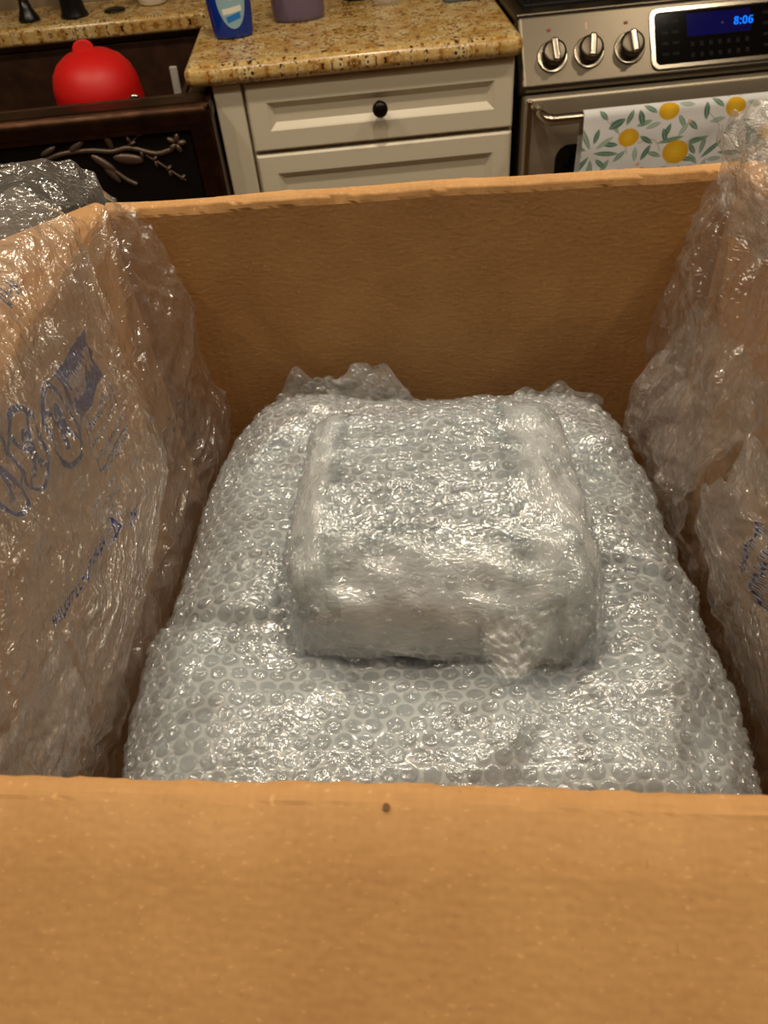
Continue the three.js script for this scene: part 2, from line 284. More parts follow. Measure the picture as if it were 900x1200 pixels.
{   // range
  const ox = 0.378, W = 0.762, t = thing('kitchen_range', 'stainless steel kitchen range with slanted control panel, knobs and blue clock', 'range', [ox, 0, ZF]);
  part('body', at(rbox(W - 0.006, 0.80, 0.62, 0.004), W / 2, 0.42, -0.33), M.steel, t);
  const a = Math.atan2(0.095, 0.12);
  const panel = part('control_panel', rbox(W, 0.153, 0.05, 0.012, 4).translate(W / 2, 0.0765, -0.025), M.steel, t);
  panel.position.set(-0.003, 0.838, 0.012); panel.rotation.x = -a;
  [0.07, 0.147, 0.232].forEach((x, i) => {
    const y = i ? 0.064 : 0.062;
    const k = part('knob', lathe([[0, 0.004], [0.030, 0.003], [0.032, 0.001], [0.032, -0.002], [0, -0.002]].reverse(), 40).rotateX(Math.PI / 2), M.steelBright, panel);
    k.position.set(x, y, 0.002);
    part('grip', lathe([[0.0255, 0.0], [0.0255, 0.020], [0.0235, 0.026], [0.018, 0.028], [0, 0.028]], 40).rotateX(Math.PI / 2), M.steel, k);
    const bar = part('pointer', at(rbox(0.015, 0.046, 0.012, 0.005), 0, 0, 0.032), M.steelBright, k); bar.rotation.z = [0.08, -0.1, 0.1][i];
  });
  [0.066, 0.228].forEach((x) => part('mark', at(rbox(0.009, 0.006, 0.0006, 0.0002), x, 0.115, 0.0002), std({ color: 0x7a2a20, roughness: 0.6 }), panel));
  part('mark', at(rbox(0.004, 0.013, 0.0006, 0.0002), 0.1445, 0.117, 0.0002), std({ color: 0xd8b090, roughness: 0.6 }), panel);
  // display: black glass in a bright rounded surround
  const rr = (x, y, w, h, r) => { const s = new THREE.Shape(); s.moveTo(x + r, y); s.lineTo(x + w - r, y); s.absarc(x + w - r, y + r, r, -Math.PI / 2, 0); s.lineTo(x + w, y + h - r); s.absarc(x + w - r, y + h - r, r, 0, Math.PI / 2); s.lineTo(x + r, y + h); s.absarc(x + r, y + h - r, r, Math.PI / 2, Math.PI); s.lineTo(x, y + r); s.absarc(x + r, y + r, r, Math.PI, 1.5 * Math.PI); return s; };
  const fr = rr(0.278, 0.016, 0.33, 0.118, 0.016); fr.holes.push(rr(0.285, 0.023, 0.316, 0.104, 0.011));
  part('display_surround', new THREE.ExtrudeGeometry(fr, { depth: 0.002, bevelEnabled: true, bevelSize: 0.002, bevelThickness: 0.0025, bevelSegments: 3, curveSegments: 10 }), M.steelBright, panel);
  const disp = canvasTex(1024, 340, (g, w, h) => {
    g.fillStyle = '#060607'; g.fillRect(0, 0, w, h);
    g.fillStyle = '#08083a'; g.fillRect(w * 0.22, h * 0.08, w * 0.42, h * 0.42);
    g.fillStyle = '#1d1d20';
    for (let r = 0; r < 2; r++) for (let i = 0; i < 7; i++) g.fillRect(w * (0.24 + 0.06 * i), h * (0.6 + 0.2 * r), w * 0.025, h * 0.09);
    for (let r = 0; r < 4; r++) for (let i = 0; i < 2; i++) g.fillRect(w * (0.05 + 0.07 * i), h * (0.16 + 0.2 * r), w * 0.045, h * 0.055);
    for (let r = 0; r < 4; r++) for (let i = 0; i < 3; i++) g.fillRect(w * (0.72 + 0.08 * i), h * (0.16 + 0.2 * r), w * 0.045, h * 0.055);
    g.fillStyle = '#3a3a44'; g.beginPath(); g.arc(w * 0.455, h * 0.3, 9, 0, 7); g.fill();
  });
  const glow = canvasTex(1024, 340, (g, w, h) => {
    g.fillStyle = '#000'; g.fillRect(0, 0, w, h); g.fillStyle = '#020222'; g.fillRect(w * 0.22, h * 0.08, w * 0.42, h * 0.42);
    g.fillStyle = '#0878ff'; g.font = 'bold 70px sans-serif'; g.textAlign = 'center'; g.textBaseline = 'middle'; g.save(); g.translate(w * 0.594, h * 0.29); g.transform(1, 0, -0.12, 1, 0, 0); g.fillText('8:06', 0, 0); g.restore();
  });
  const dg = new THREE.PlaneGeometry(0.318, 0.106).translate(0.443, 0.075, 0.0022);
  part('display_screen', dg, phys({ map: disp, roughness: 0.06, emissiveMap: glow, emissive: 0xffffff, emissiveIntensity: 1.6 }), panel, 'black glass display with a blue lit clock');
  const dl = new THREE.RectAreaLight(0x1a8cff, 0.6, 0.04, 0.016); dl.position.set(0.475, 0.098, 0.004); dl.lookAt(0.475, 0.098, 1); panel.add(dl);
  // door
  const door = part('oven_door', at(rbox(W - 0.01, 0.66, 0.045, 0.008, 4), W / 2, 0.495, 0), M.doorSteel, t);
  part('edge_trim', at(rbox(0.012, 0.655, 0.010, 0.004), 0.014, 0.495, 0.022), M.steelBright, door);
  const win = rr(0.078, 0.30, W - 0.16, 0.425, 0.03);
  part('window', new THREE.ExtrudeGeometry(win, { depth: 0.002, bevelEnabled: false, curveSegments: 14 }).translate(0, 0, 0.0222), M.blackGlass, door, 'black oven window');
  const h = part('handle', tube([[0.05, 0.795, 0.068], [0.38, 0.795, 0.072], [W - 0.05, 0.795, 0.068]], 0.011, 30, 16), M.steelBright, t);
  for (const [s, x] of [[1, 0.05], [-1, W - 0.05]]) part('bracket', tube([[x - s * 0.018, 0.802, 0.02], [x - s * 0.014, 0.80, 0.045], [x - s * 0.004, 0.796, 0.062], [x + s * 0.01, 0.795, 0.069]], 0.011, 16, 12), M.steelBright, h);
  part('cooktop', at(rbox(W, 0.02, 0.55, 0.006), W / 2, 0.945, -0.37), M.steel, t);
  part('burner_deck', at(rbox(W - 0.05, 0.006, 0.48, 0.002), W / 2, 0.957, -0.38), M.iron, t);
  for (let i = 0; i < 3; i++) {
    const bars = [], x0 = 0.03 + i * 0.236, x1 = x0 + 0.226;
    for (const z of [-0.15, -0.60]) bars.push(at(rbox(x1 - x0, 0.014, 0.014, 0.003), (x0 + x1) / 2, 0.985, z));
    for (const x of [x0 + 0.007, (x0 + x1) / 2, x1 - 0.007]) bars.push(at(rbox(0.014, 0.014, 0.45, 0.003), x, 0.985, -0.375));
    for (const x of [x0 + 0.007, x1 - 0.007]) for (const z of [-0.15, -0.60]) bars.push(at(rbox(0.014, 0.03, 0.014, 0.003), x, 0.972, z));
    part('grate', mergeGeometries(bars), M.iron, t, 'black cast iron grate');
  }
}
{   // towel over the handle
  const TW = 0.46, TL = 0.42;
  const tex = canvasTex(1024, 1024, (g, w, h) => {
    const sx = w / TW, sy = h / TL, X = (m) => m * sx, Y = (m) => m * sy;
    g.fillStyle = '#d8d8da'; g.fillRect(0, 0, w, h);
    const lf = (x, y, L, Wd, a, c) => { g.save(); g.translate(X(x), Y(y)); g.rotate(a); g.fillStyle = c; g.beginPath(); g.moveTo(-L * sx / 2, 0); g.quadraticCurveTo(0, -Wd * sx, L * sx / 2, 0); g.quadraticCurveTo(0, Wd * sx, -L * sx / 2, 0); g.fill(); g.strokeStyle = 'rgba(220,230,215,.5)'; g.lineWidth = 3; g.beginPath(); g.moveTo(-L * sx / 2, 0); g.lineTo(L * sx / 2, 0); g.stroke(); g.restore(); };
    const G = ['#5d7f6c', '#7b9484', '#4d7160', '#98aaa0'];
    const spray = (x, y) => { for (let i = 0; i < 9; i++) { const a = i * 0.7 + x * 40; lf(x + 0.034 * Math.cos(a), y + 0.034 * Math.sin(a), 0.034 + 0.012 * ((i * 7) % 3), 0.011, a, G[i % 4]); } };
    const lemon = (x, y, r, a, e = 1.12) => { g.save(); g.translate(X(x), Y(y)); g.rotate(a); const gr = g.createRadialGradient(0, 0, 2, 0, 0, r * sx); gr.addColorStop(0, '#e4bb28'); gr.addColorStop(1, '#cf9d10'); g.fillStyle = gr; g.beginPath(); g.ellipse(0, 0, r * sx * e, r * sx, 0, 0, 7); g.fill(); g.fillStyle = 'rgba(190,140,10,.5)'; for (let i = 0; i < 26; i++) g.fillRect((((i * 37) % 50) / 25 - 1) * r * sx * 0.7, (((i * 53) % 50) / 25 - 1) * r * sx * 0.7, 5, 5); g.restore(); };
    const L = [[0.178, 0.021, 0.019, 0.2], [0.099, 0.066, 0.0195, 0], [0.205, 0.104, 0.026, 0.5], [0.318, 0.026, 0.02, 0.9], [0.40, 0.08, 0.02, 0.3], [0.05, 0.16, 0.02, 1], [0.15, 0.19, 0.024, 0], [0.28, 0.18, 0.02, 1], [0.37, 0.22, 0.025, 0], [0.09, 0.27, 0.022, 0], [0.22, 0.28, 0.02, 0.4], [0.31, 0.33, 0.024, 0], [0.14, 0.36, 0.02, 0]];
    for (const [x, y, r] of L) { for (let i = 0; i < 7; i++) { const a = i * 0.9 + y * 30; lf(x + (r + 0.02) * Math.cos(a), y + (r + 0.02) * Math.sin(a), 0.036, 0.011, a + 0.4, G[(i + 1) % 4]); } }
    lf(0.071, 0.037, 0.04, 0.017, -0.5, G[2]); lf(0.042, 0.018, 0.03, 0.011, 0.9, G[0]); lf(0.122, 0.03, 0.038, 0.013, 1.3, G[2]); lf(0.233, 0.052, 0.034, 0.012, 0.8, G[0]); lf(0.258, 0.028, 0.04, 0.012, 1.5, G[2]); lf(0.19, 0.078, 0.06, 0.01, -0.2, G[0]); lf(0.14, 0.1, 0.04, 0.012, -1.1, G[2]); lf(0.25, 0.085, 0.05, 0.01, -0.3, G[0]);
    spray(0.36, 0.12); spray(0.02, 0.09); spray(0.26, 0.13);
    for (let i = 0; i < 14; i++) { g.fillStyle = i % 2 ? '#d9a390' : '#c98f85'; g.beginPath(); g.arc(X(((i * 0.137) % 0.46)), Y(((i * 0.083 + 0.05) % 0.42)), 9, 0, 7); g.fill(); }
    g.strokeStyle = 'rgba(120,110,90,.5)'; g.lineWidth = 4; for (let i = 0; i < 6; i++) { g.beginPath(); g.moveTo(X(0.05 + 0.07 * i), Y(0.03 + 0.05 * (i % 3))); g.quadraticCurveTo(X(0.09 + 0.07 * i), Y(0.06), X(0.1 + 0.07 * i), Y(0.1)); g.stroke(); }
    for (const l of L) lemon(...l);
  });
  const weave = dataTex(256, (x, y) => grey(0.5 + 0.25 * Math.sin(x * 300) + 0.25 * Math.sin(y * 300)), false); weave.repeat.set(4, 4);
  const mt = std({ map: tex, roughness: 0.95, bumpMap: weave, bumpScale: 0.0003 });
  const t = thing('kitchen_towel', 'white kitchen towel printed with yellow lemons and green leaves over oven handle', 'towel', [0.494, 0, 0]);
  const drop = (zs, len, dz) => (u, v, p) => {   // from the back over the bar to the front
    const s = v * len, wv = 0.004 * Math.sin(u * 17 + 0.5) * smooth(0.01, 0.25, s) + 0.0025 * noise(u * 4, v * 4, 3) * smooth(0.0, 0.1, s);
    const r = 0.0135, arc = r * 1.4; let y, z;
    if (s < arc) { const q = s / r; y = Math.cos(q) * r; z = Math.sin(q) * r; } else { const q = 1.4; y = Math.cos(q) * r - (s - arc); z = Math.sin(q) * r + 0.004 * smooth(0, 0.05, s - arc); }
    p.set(u * TW, 0.7955 + y, -1.6865 + (z + wv) * zs + dz);
  };
  part('front_panel', surface(drop(1, TL, 0), 60, 60).rotateZ(0), mt, t);
  const fuv = t.children[0].geometry.attributes.uv; for (let i = 0; i < fuv.count; i++) fuv.setY(i, 1 - fuv.getY(i));
  part('back_panel', surface(drop(-1, 0.3, 0), 40, 40), mt, t);
}

// ---------------------------------------------------------------- table and cardboard box
const BOX_Y = 1.152, BASE_Y = 0.742, BH = BOX_Y - BASE_Y, HX = 0.23, HZ = 0.2245, TURN = -0.083, BX = 0.0276, BZ = -0.331, CT = 0.006;
{
  const t = thing('side_table', 'small brown wooden table standing under the cardboard box', 'table', [BX, 0, BZ]);
  t.rotation.y = TURN;
  part('tabletop', at(rbox(0.56, 0.03, 0.54, 0.006), 0, BASE_Y - 0.0225, 0), M.wood, t);
  for (const sx of [-1, 1]) for (const sz of [-1, 1]) part('leg', at(rbox(0.045, BASE_Y - 0.03, 0.045, 0.004), sx * 0.24, (BASE_Y - 0.03) / 2, sz * 0.23), M.wood, t);
}
// everything in the box uses the box frame: origin at the middle of the rim
const inBox = (name, label, category) => { const t = thing(name, label, category, [BX, BOX_Y, BZ]); t.rotation.y = TURN; return t; };
{
  const t = thing('cardboard_box', 'large open brown cardboard box with its flaps folded outward', 'box', [BX, BASE_Y, BZ]); t.rotation.y = TURN;
  // a wall of length L whose rim folds over into a flap; built facing +z (inner face towards -z), then turned and placed
  function wall(L, flapLen, droop, seed, sag, R) {
    const half = CT / 2, prof = [];   // centre line [y, z, nx...]
    const H = BH - R;
    const wallPts = []; for (let i = 0; i <= 16; i++) wallPts.push([H * i / 16, 0, 0]);
    const fold = []; const turn = Math.PI / 2 + droop; for (let i = 1; i <= 10; i++) { const a = turn * i / 10; fold.push([H + R * Math.sin(a), R * (1 - Math.cos(a)), a]); }
    const [fy, fz, fa] = fold[9], flapPts = []; for (let i = 0; i <= 10; i++) { const s = flapLen * i / 10; flapPts.push([fy + s * Math.cos(fa), fz + s * Math.sin(fa), fa]); }
    const ribbon = (pts) => {
      const len = [0]; for (let i = 1; i < pts.length; i++) len.push(len[i - 1] + Math.hypot(pts[i][0] - pts[i - 1][0], pts[i][1] - pts[i - 1][1]));
      const outline = [...pts.map((p, i) => [p, 1, len[i]]), ...pts.map((p, i) => [p, -1, len[i] + 0.01]).reverse()]; outline.push(outline[0]);
      const nu = 120, nv = outline.length - 1;
      const g = surface((u, v, p) => {
        const [[y, z, a], side] = outline[Math.round(v * nv)], x = (u - 0.5) * L, top = smooth(BH - 0.05, BH, y) * (a < 2 ? 1 : 1);
        const wob = 0.0012 * noise(x * 9, seed, 0) * top + sag * (1 - 4 * (u - 0.5) ** 2) * top, rough = a > 0.2 && a < 1.9 ? 0.0006 * noise(x * 120, y * 60, seed) + 0.0004 * noise(x * 45, a * 2, seed + 5) : 0;
        // normal of the ribbon: at a = 0 the inner face looks to -z
        const ny = Math.sin(a), nz = -Math.cos(a), o = side * half + (side > 0 ? rough : 0);
        p.set(x, y + ny * o + wob, z + nz * o + 0.001 * noise(x * 5, y * 5, seed + 3));
      }, nu, nv);
      const flat = toCreasedNormals(g, 0.7);
      const uv = flat.attributes.uv; const P = flat.attributes.position;
      for (let i = 0; i < uv.count; i++) uv.setXY(i, P.getX(i) + seed * 0.13, (uv.getY(i) * nv < pts.length - 0.5 ? len[Math.min(pts.length - 1, Math.round(uv.getY(i) * nv))] : len[Math.max(0, Math.min(pts.length - 1, outline.length - 2 - Math.round(uv.getY(i) * nv)))]) + seed * 0.07);
      // smooth across the long bends
      return flat;
    };
    return { w: ribbon(wallPts), f: ribbon([wallPts[16], ...fold, ...flapPts.slice(1)]) };
  }
  const sides = [['back', 2 * HX, 0.21, 0.95, 1, 0, Math.PI, [0, -HZ], 0.005], ['front', 2 * HX, 0.21, 0.5, 2, 0.001, -0.045, [0, HZ], 0.0035], ['left', 2 * HZ, 0.20, 0.28, 3, 0, -Math.PI / 2, [-HX, 0], 0.005], ['right', 2 * HZ, 0.20, 0.28, 4, 0, Math.PI / 2, [HX, 0], 0.005]];
  for (const [n, L, fl, dr, seed, sag, ry, [x, z], R] of sides) {
    const { w, f } = wall(L, fl, dr, seed, sag, R);
    for (const [g, nm] of [[w, 'wall_panel'], [f, 'flap']]) { const m = part(nm, g, M.card, t); m.rotation.y = ry; m.position.set(x, n === 'front' ? -0.0065 : n === 'back' ? -0.003 : 0, z); }
  }
  part('bottom_panel', at(rbox(2 * HX - 0.01, CT, 2 * HZ - 0.01, 0.001), 0, CT / 2 + 0.001, 0), M.card, t);
  const dot = part('ink_dot', new THREE.CylinderGeometry(0.0011, 0.0011, 0.0003, 16), std({ color: 0x735a38, roughness: 0.9 }), t, 'small dark dot by the front rim');
  dot.position.set(-0.0169, BH - 0.0026, 0.2299); dot.rotation.x = 0.5;
}

// ---------------------------------------------------------------- bubble wrap
const hazeTex = dataTex(512, (x, y) => { const n = fbm(x * 9, y * 9, 3, 5), c = noise(x * 40, y * 90, 6); return grey(0.62 + 0.3 * n - 0.12 * Math.abs(c)); }, false);
const wrapBump = dataTex(1024, (x, y) => {
  const r = (f, s, k) => 1 - Math.abs(noise(x * f, y * f * s, k));
  return grey(0.5 * r(11, 1.6, 1) ** 2 + 0.35 * r(24, 1.3, 2) ** 2 + 0.15 * (0.5 + 0.5 * noise(x * 40, y * 30, 4)));
}, false);
hazeTex.repeat.set(2.5, 2.5); wrapBump.repeat.set(5, 5);
M.wrapFilm = phys({ color: 0xe9edf0, transmission: 0.95, roughness: 0.2, ior: 1.8, thickness: 0, bumpMap: wrapBump, bumpScale: 0.0009 });
M.wrapEdge = phys({ color: 0xeff2f2, transmission: 0.8, roughness: 0.15, ior: 1.75, thickness: 0, bumpMap: wrapBump, bumpScale: 0.001 });
M.bubble = phys({ color: 0xf0f3f6, transmission: 0.91, ior: 1.8, roughness: 0.2, thickness: 0 });
const coreTex = dataTex(512, (x, y) => { const n = fbm(x * 5, y * 5, 12, 4), d = fbm(x * 11 + 4, y * 11, 2, 3); return mix3(mix3([0.49, 0.53, 0.535], [0.72, 0.75, 0.75], clamp(0.5 + n)), [0.12, 0.15, 0.16], smooth(0.08, 0.36, d) * 0.9); });
coreTex.repeat.set(2.2, 2.2);
M.core = std({ map: coreTex, roughness: 0.7 });
M.corePacket = std({ map: coreTex, color: 0xc4c8c8, roughness: 0.7 });
const milkyBump = wrapBump.clone(); milkyBump.repeat.set(1.0, 0.8); milkyBump.needsUpdate = true;
const softTex = dataTex(256, (x, y) => { const e = Math.min(x, 1 - x, y, 1 - y) + 0.07 * fbm(x * 7, y * 7, 3); return grey(0.99 - 0.27 * smooth(0.0, 0.26, e) - 0.07 * fbm(x * 9, y * 9, 8) * smooth(0, 0.2, e)); }, false, THREE.ClampToEdgeWrapping);
M.milky = phys({ color: 0xeceff0, transmission: 1, transmissionMap: softTex, roughness: 0.2, ior: 1.6, thickness: 0, bumpMap: milkyBump, bumpScale: 0.0004 });

// rounded profile: distance along the sheet -> [sideways, drop]
function profile(s, a, r, slope) {
  const q = Math.abs(s), sg = Math.sign(s), flat = a - r;
  if (q <= flat) return [s, 0];
  const arc = r * 1.4;
  if (q <= flat + arc) { const t = (q - flat) / r; return [sg * (flat + r * Math.sin(t)), r * (1 - Math.cos(t))]; }
  const e = q - flat - arc; return [sg * (flat + r * Math.sin(1.4) + e * Math.sin(slope)), r * (1 - Math.cos(1.4)) + e * Math.cos(slope)];
}
function bigSurf(s, t, p, lift = 0) {
  const [z, dz] = profile(t, 0.187, 0.05, 0.06), wide = 1 + 0.05 * smooth(-0.04, 0.07, z) + (s < 0 ? 0.035 * smooth(0.02, 0.05, z) * smooth(0.15, 0.09, z) : -0.03 * smooth(0.09, 0.16, z)) - 0.20 * clamp(-(z + 0.06) / 0.125) ** 2.2;
  const [x, dx] = profile(s, 0.170, 0.05, 0.12);
  const lump = 0.006 * noise(s * 9, t * 9, 5) + 0.0035 * noise(s * 22, t * 22, 8);
  const crease = 0.006 * smooth(0.012, 0.0, Math.abs(z - 0.035 + 0.02 * Math.sin(s * 18))) * smooth(0.06, 0.13, Math.abs(s));
  p.set(x * wide - 0.003 + lump * 0.5, -0.146 - dx - dz + lump - crease - 0.007 * smooth(0.115, 0.07, Math.abs(s)) * smooth(0.12, 0.08, Math.abs(t)) + 0.012 * smooth(-0.1, -0.2, z) * smooth(0.02, -0.12, s), z - 0.004 + 0.4 * lump);
  if (lift) p.y += lift;
  return p;
}
const PK = { x: 0.004, z: -0.008, turn: -0.03 };
function packSurf(s, t, p) {
  const [z, dz] = profile(t, 0.085, t > 0 ? 0.044 : 0.026, 0.05), [x, dx] = profile(s, 0.086, 0.026, 0.05);
  const lump = 0.0035 * noise(s * 16, t * 16, 35) + 0.0018 * noise(s * 40, t * 40, 38), k = 1 + 0.10 * smooth(-0.05, 0.06, z) * (s > 0 ? 1 : 0.35) - 0.06 * smooth(0.05, 0.085, z);
  const X = x * k + lump * 0.5, Z = z * (1 + 0.06 * s / 0.086) + lump * 0.4, c = Math.cos(PK.turn), n = Math.sin(PK.turn);
  p.set(PK.x + X * c + Z * n, -0.088 - Math.min(dx + dz, 0.056) + lump - 0.010 * smooth(0.0, 0.08, z), PK.z - X * n + Z * c);
  return p;
}
function domeGeo(k) {   // one blister: round wall, softly crumpled top
  const nr = 6, na = 18, R = 0.0049, H = 0.0032;
  const g = surface((u, v, p) => {
    const a = u * Math.PI * 2, q = v * 1.0; let r = R * Math.min(1, q * 1.12), y;
    y = H * (1 - Math.pow(clamp(q), 4.5)) ** 0.75;
    const cr = k * 7.3; y *= 0.9 - 0.15 * (1 - q) + 0.34 * noise(Math.cos(a) * q * 1.2 + cr, Math.sin(a) * q * 1.2, cr);
    if (v === 1) y = 0; if (v === 0) r = 0;
    p.set(Math.cos(a) * r, y, Math.sin(a) * r);
  }, na, nr);
  return g;
}
// the film is milky where its two sheets are welded and clear under each blister
const CELL = dataTex(128, (x, y) => { const d = (cx, cy) => Math.hypot(x - cx, (y - cy) * 1.732), m = Math.min(d(0, 0), d(1, 0), d(0, 1), d(1, 1), d(0.5, 0.5)); return grey(0.66 + 0.16 * (1 - smooth(0.33, 0.49, m))); }, false, THREE.RepeatWrapping);
const cellFilm = (S, T, s0, t0, pitch) => { const m = M.wrapFilm.clone(), c = CELL.clone(); c.repeat.set(1 / pitch, 1 / (pitch * 1.732)); c.offset.set(-(S + s0) / pitch, -(T + t0) / (pitch * 1.732)); c.needsUpdate = true; m.transmissionMap = c; return m; };
const DOMES = [0, 1, 2, 3, 4, 5, 6, 7, 8, 9].map(domeGeo);
const CAM_LOCAL = v3(-BX, 1.38 - BOX_Y, -BZ).applyAxisAngle(v3(0, 1, 0), -TURN);
function bubbles(t, surf, s0, s1, t0, t1, pitch, keep, limit, mat, sign = 1) {
  const list = [], p = v3(), a = v3(), b = v3(), e = 0.0015;
  for (let j = 0, y = t0; y <= t1; j++, y += pitch * 0.866) for (let x = s0 + (j % 2 ? pitch / 2 : 0); x <= s1; x += pitch) {
    const s = x + (rnd() - 0.5) * 0.0012, q = y + (rnd() - 0.5) * 0.0012, kind = Math.floor(rnd() * DOMES.length), turn = rnd() * 6.28, flat = 0.3 + 0.85 * rnd(), tilt = [(rnd() - 0.5) * 0.26, (rnd() - 0.5) * 0.26];
    surf(s, q, p); if (!keep(p, s, q)) continue;
    surf(s + e, q, a); surf(s, q + e, b); a.sub(p); b.sub(p);
    const n = v3().crossVectors(b, a).normalize().multiplyScalar(sign);
    n.x += tilt[0]; n.z += tilt[1]; n.normalize();
    const view = CAM_LOCAL.clone().sub(p), d = view.length(), facing = n.dot(view) / d;
    if (facing < -0.35) continue;
    const m = new THREE.Matrix4().compose(p.clone(), new THREE.Quaternion().setFromUnitVectors(v3(0, 1, 0), n).multiply(new THREE.Quaternion().setFromAxisAngle(v3(0, 1, 0), turn)), v3(1, flat, 1));
    list.push({ m, kind, size: Math.max(0.05, facing) / (d * d) });
  }
  list.sort((x, y) => y.size - x.size);
  list.slice(0, limit).forEach((o) => { const q = part('bubble', DOMES[o.kind], mat, t); q.applyMatrix4(o.m); });
  const rest = list.slice(limit);
  if (rest.length) {
    const all = new Map(); rest.forEach((o) => { if (!all.has(o.kind)) all.set(o.kind, []); all.get(o.kind).push(DOMES[o.kind].clone().applyMatrix4(o.m)); });
    const im = part('bubbles', mergeGeometries([...all.values()].flat()), mat, t); im.userData.kind = 'stuff';
  }
  return list.length;
}
{
  const t = inBox('bubble_wrapped_parcel', 'large lumpy bubble-wrapped parcel filling the bottom of the cardboard box', 'parcel');
  const S = 0.34, T = 0.31;
  part('contents', surface((u, v, p) => { bigSurf((u - 0.5) * 2 * S * 0.97, (v - 0.5) * 2 * T * 0.97, p); p.x *= 0.955; p.z *= p.z < 0 ? 0.90 : 0.965; p.y = Math.max(-BH + 0.02, p.y - 0.009); }, 110, 110, [2 * S, 2 * T]), M.core, t, 'grey wrapped contents dimly seen through the film');
  part('bubble_film', surface((u, v, p) => { bigSurf((u - 0.5) * 2 * S, (v - 0.5) * 2 * T, p); const w = (f, k) => 1 - 2 * Math.abs(noise(p.x * f, p.z * f, k + 2 * p.y)); p.y += 0.0010 * w(22, 1) + 0.0003 * w(60, 2); p.x += 0.0005 * w(50, 3); p.y = Math.max(-BH + 0.015, p.y); }, 400, 360, [2 * S, 2 * T]), cellFilm(S, T, -0.30, -0.27, 0.0104), t, 'clear crinkled bubble film');
  bubbles(t, bigSurf, -0.30, 0.30, -0.27, 0.26, 0.0104, (p) => p.y > -0.30, 300, M.bubble);
  const edge = (s, q, p) => p.set(s, -0.166 + q * (0.75 + 0.25 * noise(s * 30, 0, 3)) + 0.004 * noise(s * 25, q * 20, 81), -0.178 + 0.012 * Math.sin(s * 20) - 0.25 * q + 0.004 * noise(s * 30, q * 30, 84) + 0.10 * s * s);
  part('film_edge', surface((u, v, p) => edge(lerp(-0.135, 0.0, u), 0.045 * v * Math.min(1, 0.25 + Math.sin(Math.PI * u) * 1.1), p), 60, 20, [0.13, 0.05]), M.wrapEdge, t, 'loose transparent edge of the film along the back');
  part('film_edge', surface((u, v, p) => edge(lerp(0.05, 0.145, u), 0.030 * v * Math.min(1, 0.2 + Math.sin(Math.PI * u) * 1.1), p), 60, 20, [0.13, 0.05]), M.wrapEdge, t, 'loose transparent edge of the film along the back');
  bubbles(t, edge, -0.13, -0.004, 0.004, 0.042, 0.0103, (p, s, q) => q < 0.042 * Math.min(1, 0.2 + Math.sin(Math.PI * (s + 0.135) / 0.135)), 0, M.bubble, -1); bubbles(t, edge, 0.055, 0.14, 0.004, 0.028, 0.0103, (p, s, q) => q < 0.028 * Math.min(1, 0.2 + Math.sin(Math.PI * (s - 0.05) / 0.095)), 0, M.bubble, -1);
}
{
  const t = inBox('bubble_wrapped_packet', 'small square bubble-wrapped packet lying on top of the larger wrapped parcel', 'packet');
  const S = 0.125, T = 0.12;
  part('contents', surface((u, v, p) => { packSurf((u - 0.5) * 2 * S, (v - 0.5) * 2 * T, p); p.x = PK.x + (p.x - PK.x) * 0.95; p.z = PK.z + (p.z - PK.z) * 0.95; p.y = p.y - 0.006; }, 60, 60, [2 * S, 2 * T]), M.corePacket, t, 'dark grey contents dimly seen through the film');
  part('bubble_film', surface((u, v, p) => { packSurf((u - 0.5) * 2 * S, (v - 0.5) * 2 * T, p); const w = (f, k) => 1 - 2 * Math.abs(noise(p.x * f, p.z * f, k + 2 * p.y)); p.y += 0.0008 * w(26, 1) + 0.0003 * w(70, 2); }, 190, 180, [2 * S, 2 * T]), cellFilm(S, T, -0.12, -0.105, 0.0099), t, 'clear crinkled bubble film');
  // the loose end of the wrap, folded over the right side and hanging to a corner in front
  const flap = surface((u, v, p) => {
    const s = 0.040 + 0.073 * u, q = lerp(-0.098, 0.105, v); packSurf(s, q, p);
    p.y += 0.0035 + 0.0025 * noise(u * 3, v * 5, 71); p.x += 0.002 * noise(u * 2, v * 9, 72);
    const tip = smooth(0.86, 1, v); p.z += 0.018 * tip * (0.6 + 0.5 * Math.sin(u * 7)); p.y = Math.max(-0.139, p.y);
  }, 60, 120);
  part('loose_end', flap, M.milky, t, 'whitish loose end folded over the right side');
  const over = (s0, s1, q0, q1, lift, nu, nv, seed) => surface((u, v, p) => { packSurf(lerp(s0, s1, u), lerp(q0, q1, v), p); p.y += lift + 0.0012 * noise(u * 5, v * 5, seed); p.z += 0.5 * lift * smooth(0.05, 0.09, lerp(q0, q1, v)); p.x += (s1 < 0 && s1 - s0 < 0.05 ? -0.5 : 0) * lift; p.y = Math.max(-0.1425, p.y); }, nu, nv);
  part('front_fold', over(-0.098, 0.085, 0.035, 0.128, 0.0032, 70, 40, 75), M.milky, t, 'milky doubled film over the front side');
  part('side_fold', over(-0.118, -0.055, -0.095, 0.09, 0.0034, 30, 60, 77), M.milky, t, 'milky doubled film along the left side');
  part('loose_corner', filmSheet([[[0.022, -0.113, 0.067], [0.045, -0.109, 0.072], [0.068, -0.111, 0.071]], [[0.024, -0.126, 0.082], [0.045, -0.121, 0.086], [0.066, -0.124, 0.083]], [[0.027, -0.136, 0.092], [0.045, -0.131, 0.097], [0.058, -0.134, 0.092]], [[0.037, -0.139, 0.104], [0.042, -0.136, 0.105], [0.049, -0.139, 0.101]]], 40, 40, 143, 0.003), M.milky, t, 'crumpled loose corner of the wrap hanging in front');
  bubbles(t, packSurf, -0.12, 0.12, -0.105, 0.105, 0.0099, (p) => p.y > -0.139, 300, M.bubble);
}

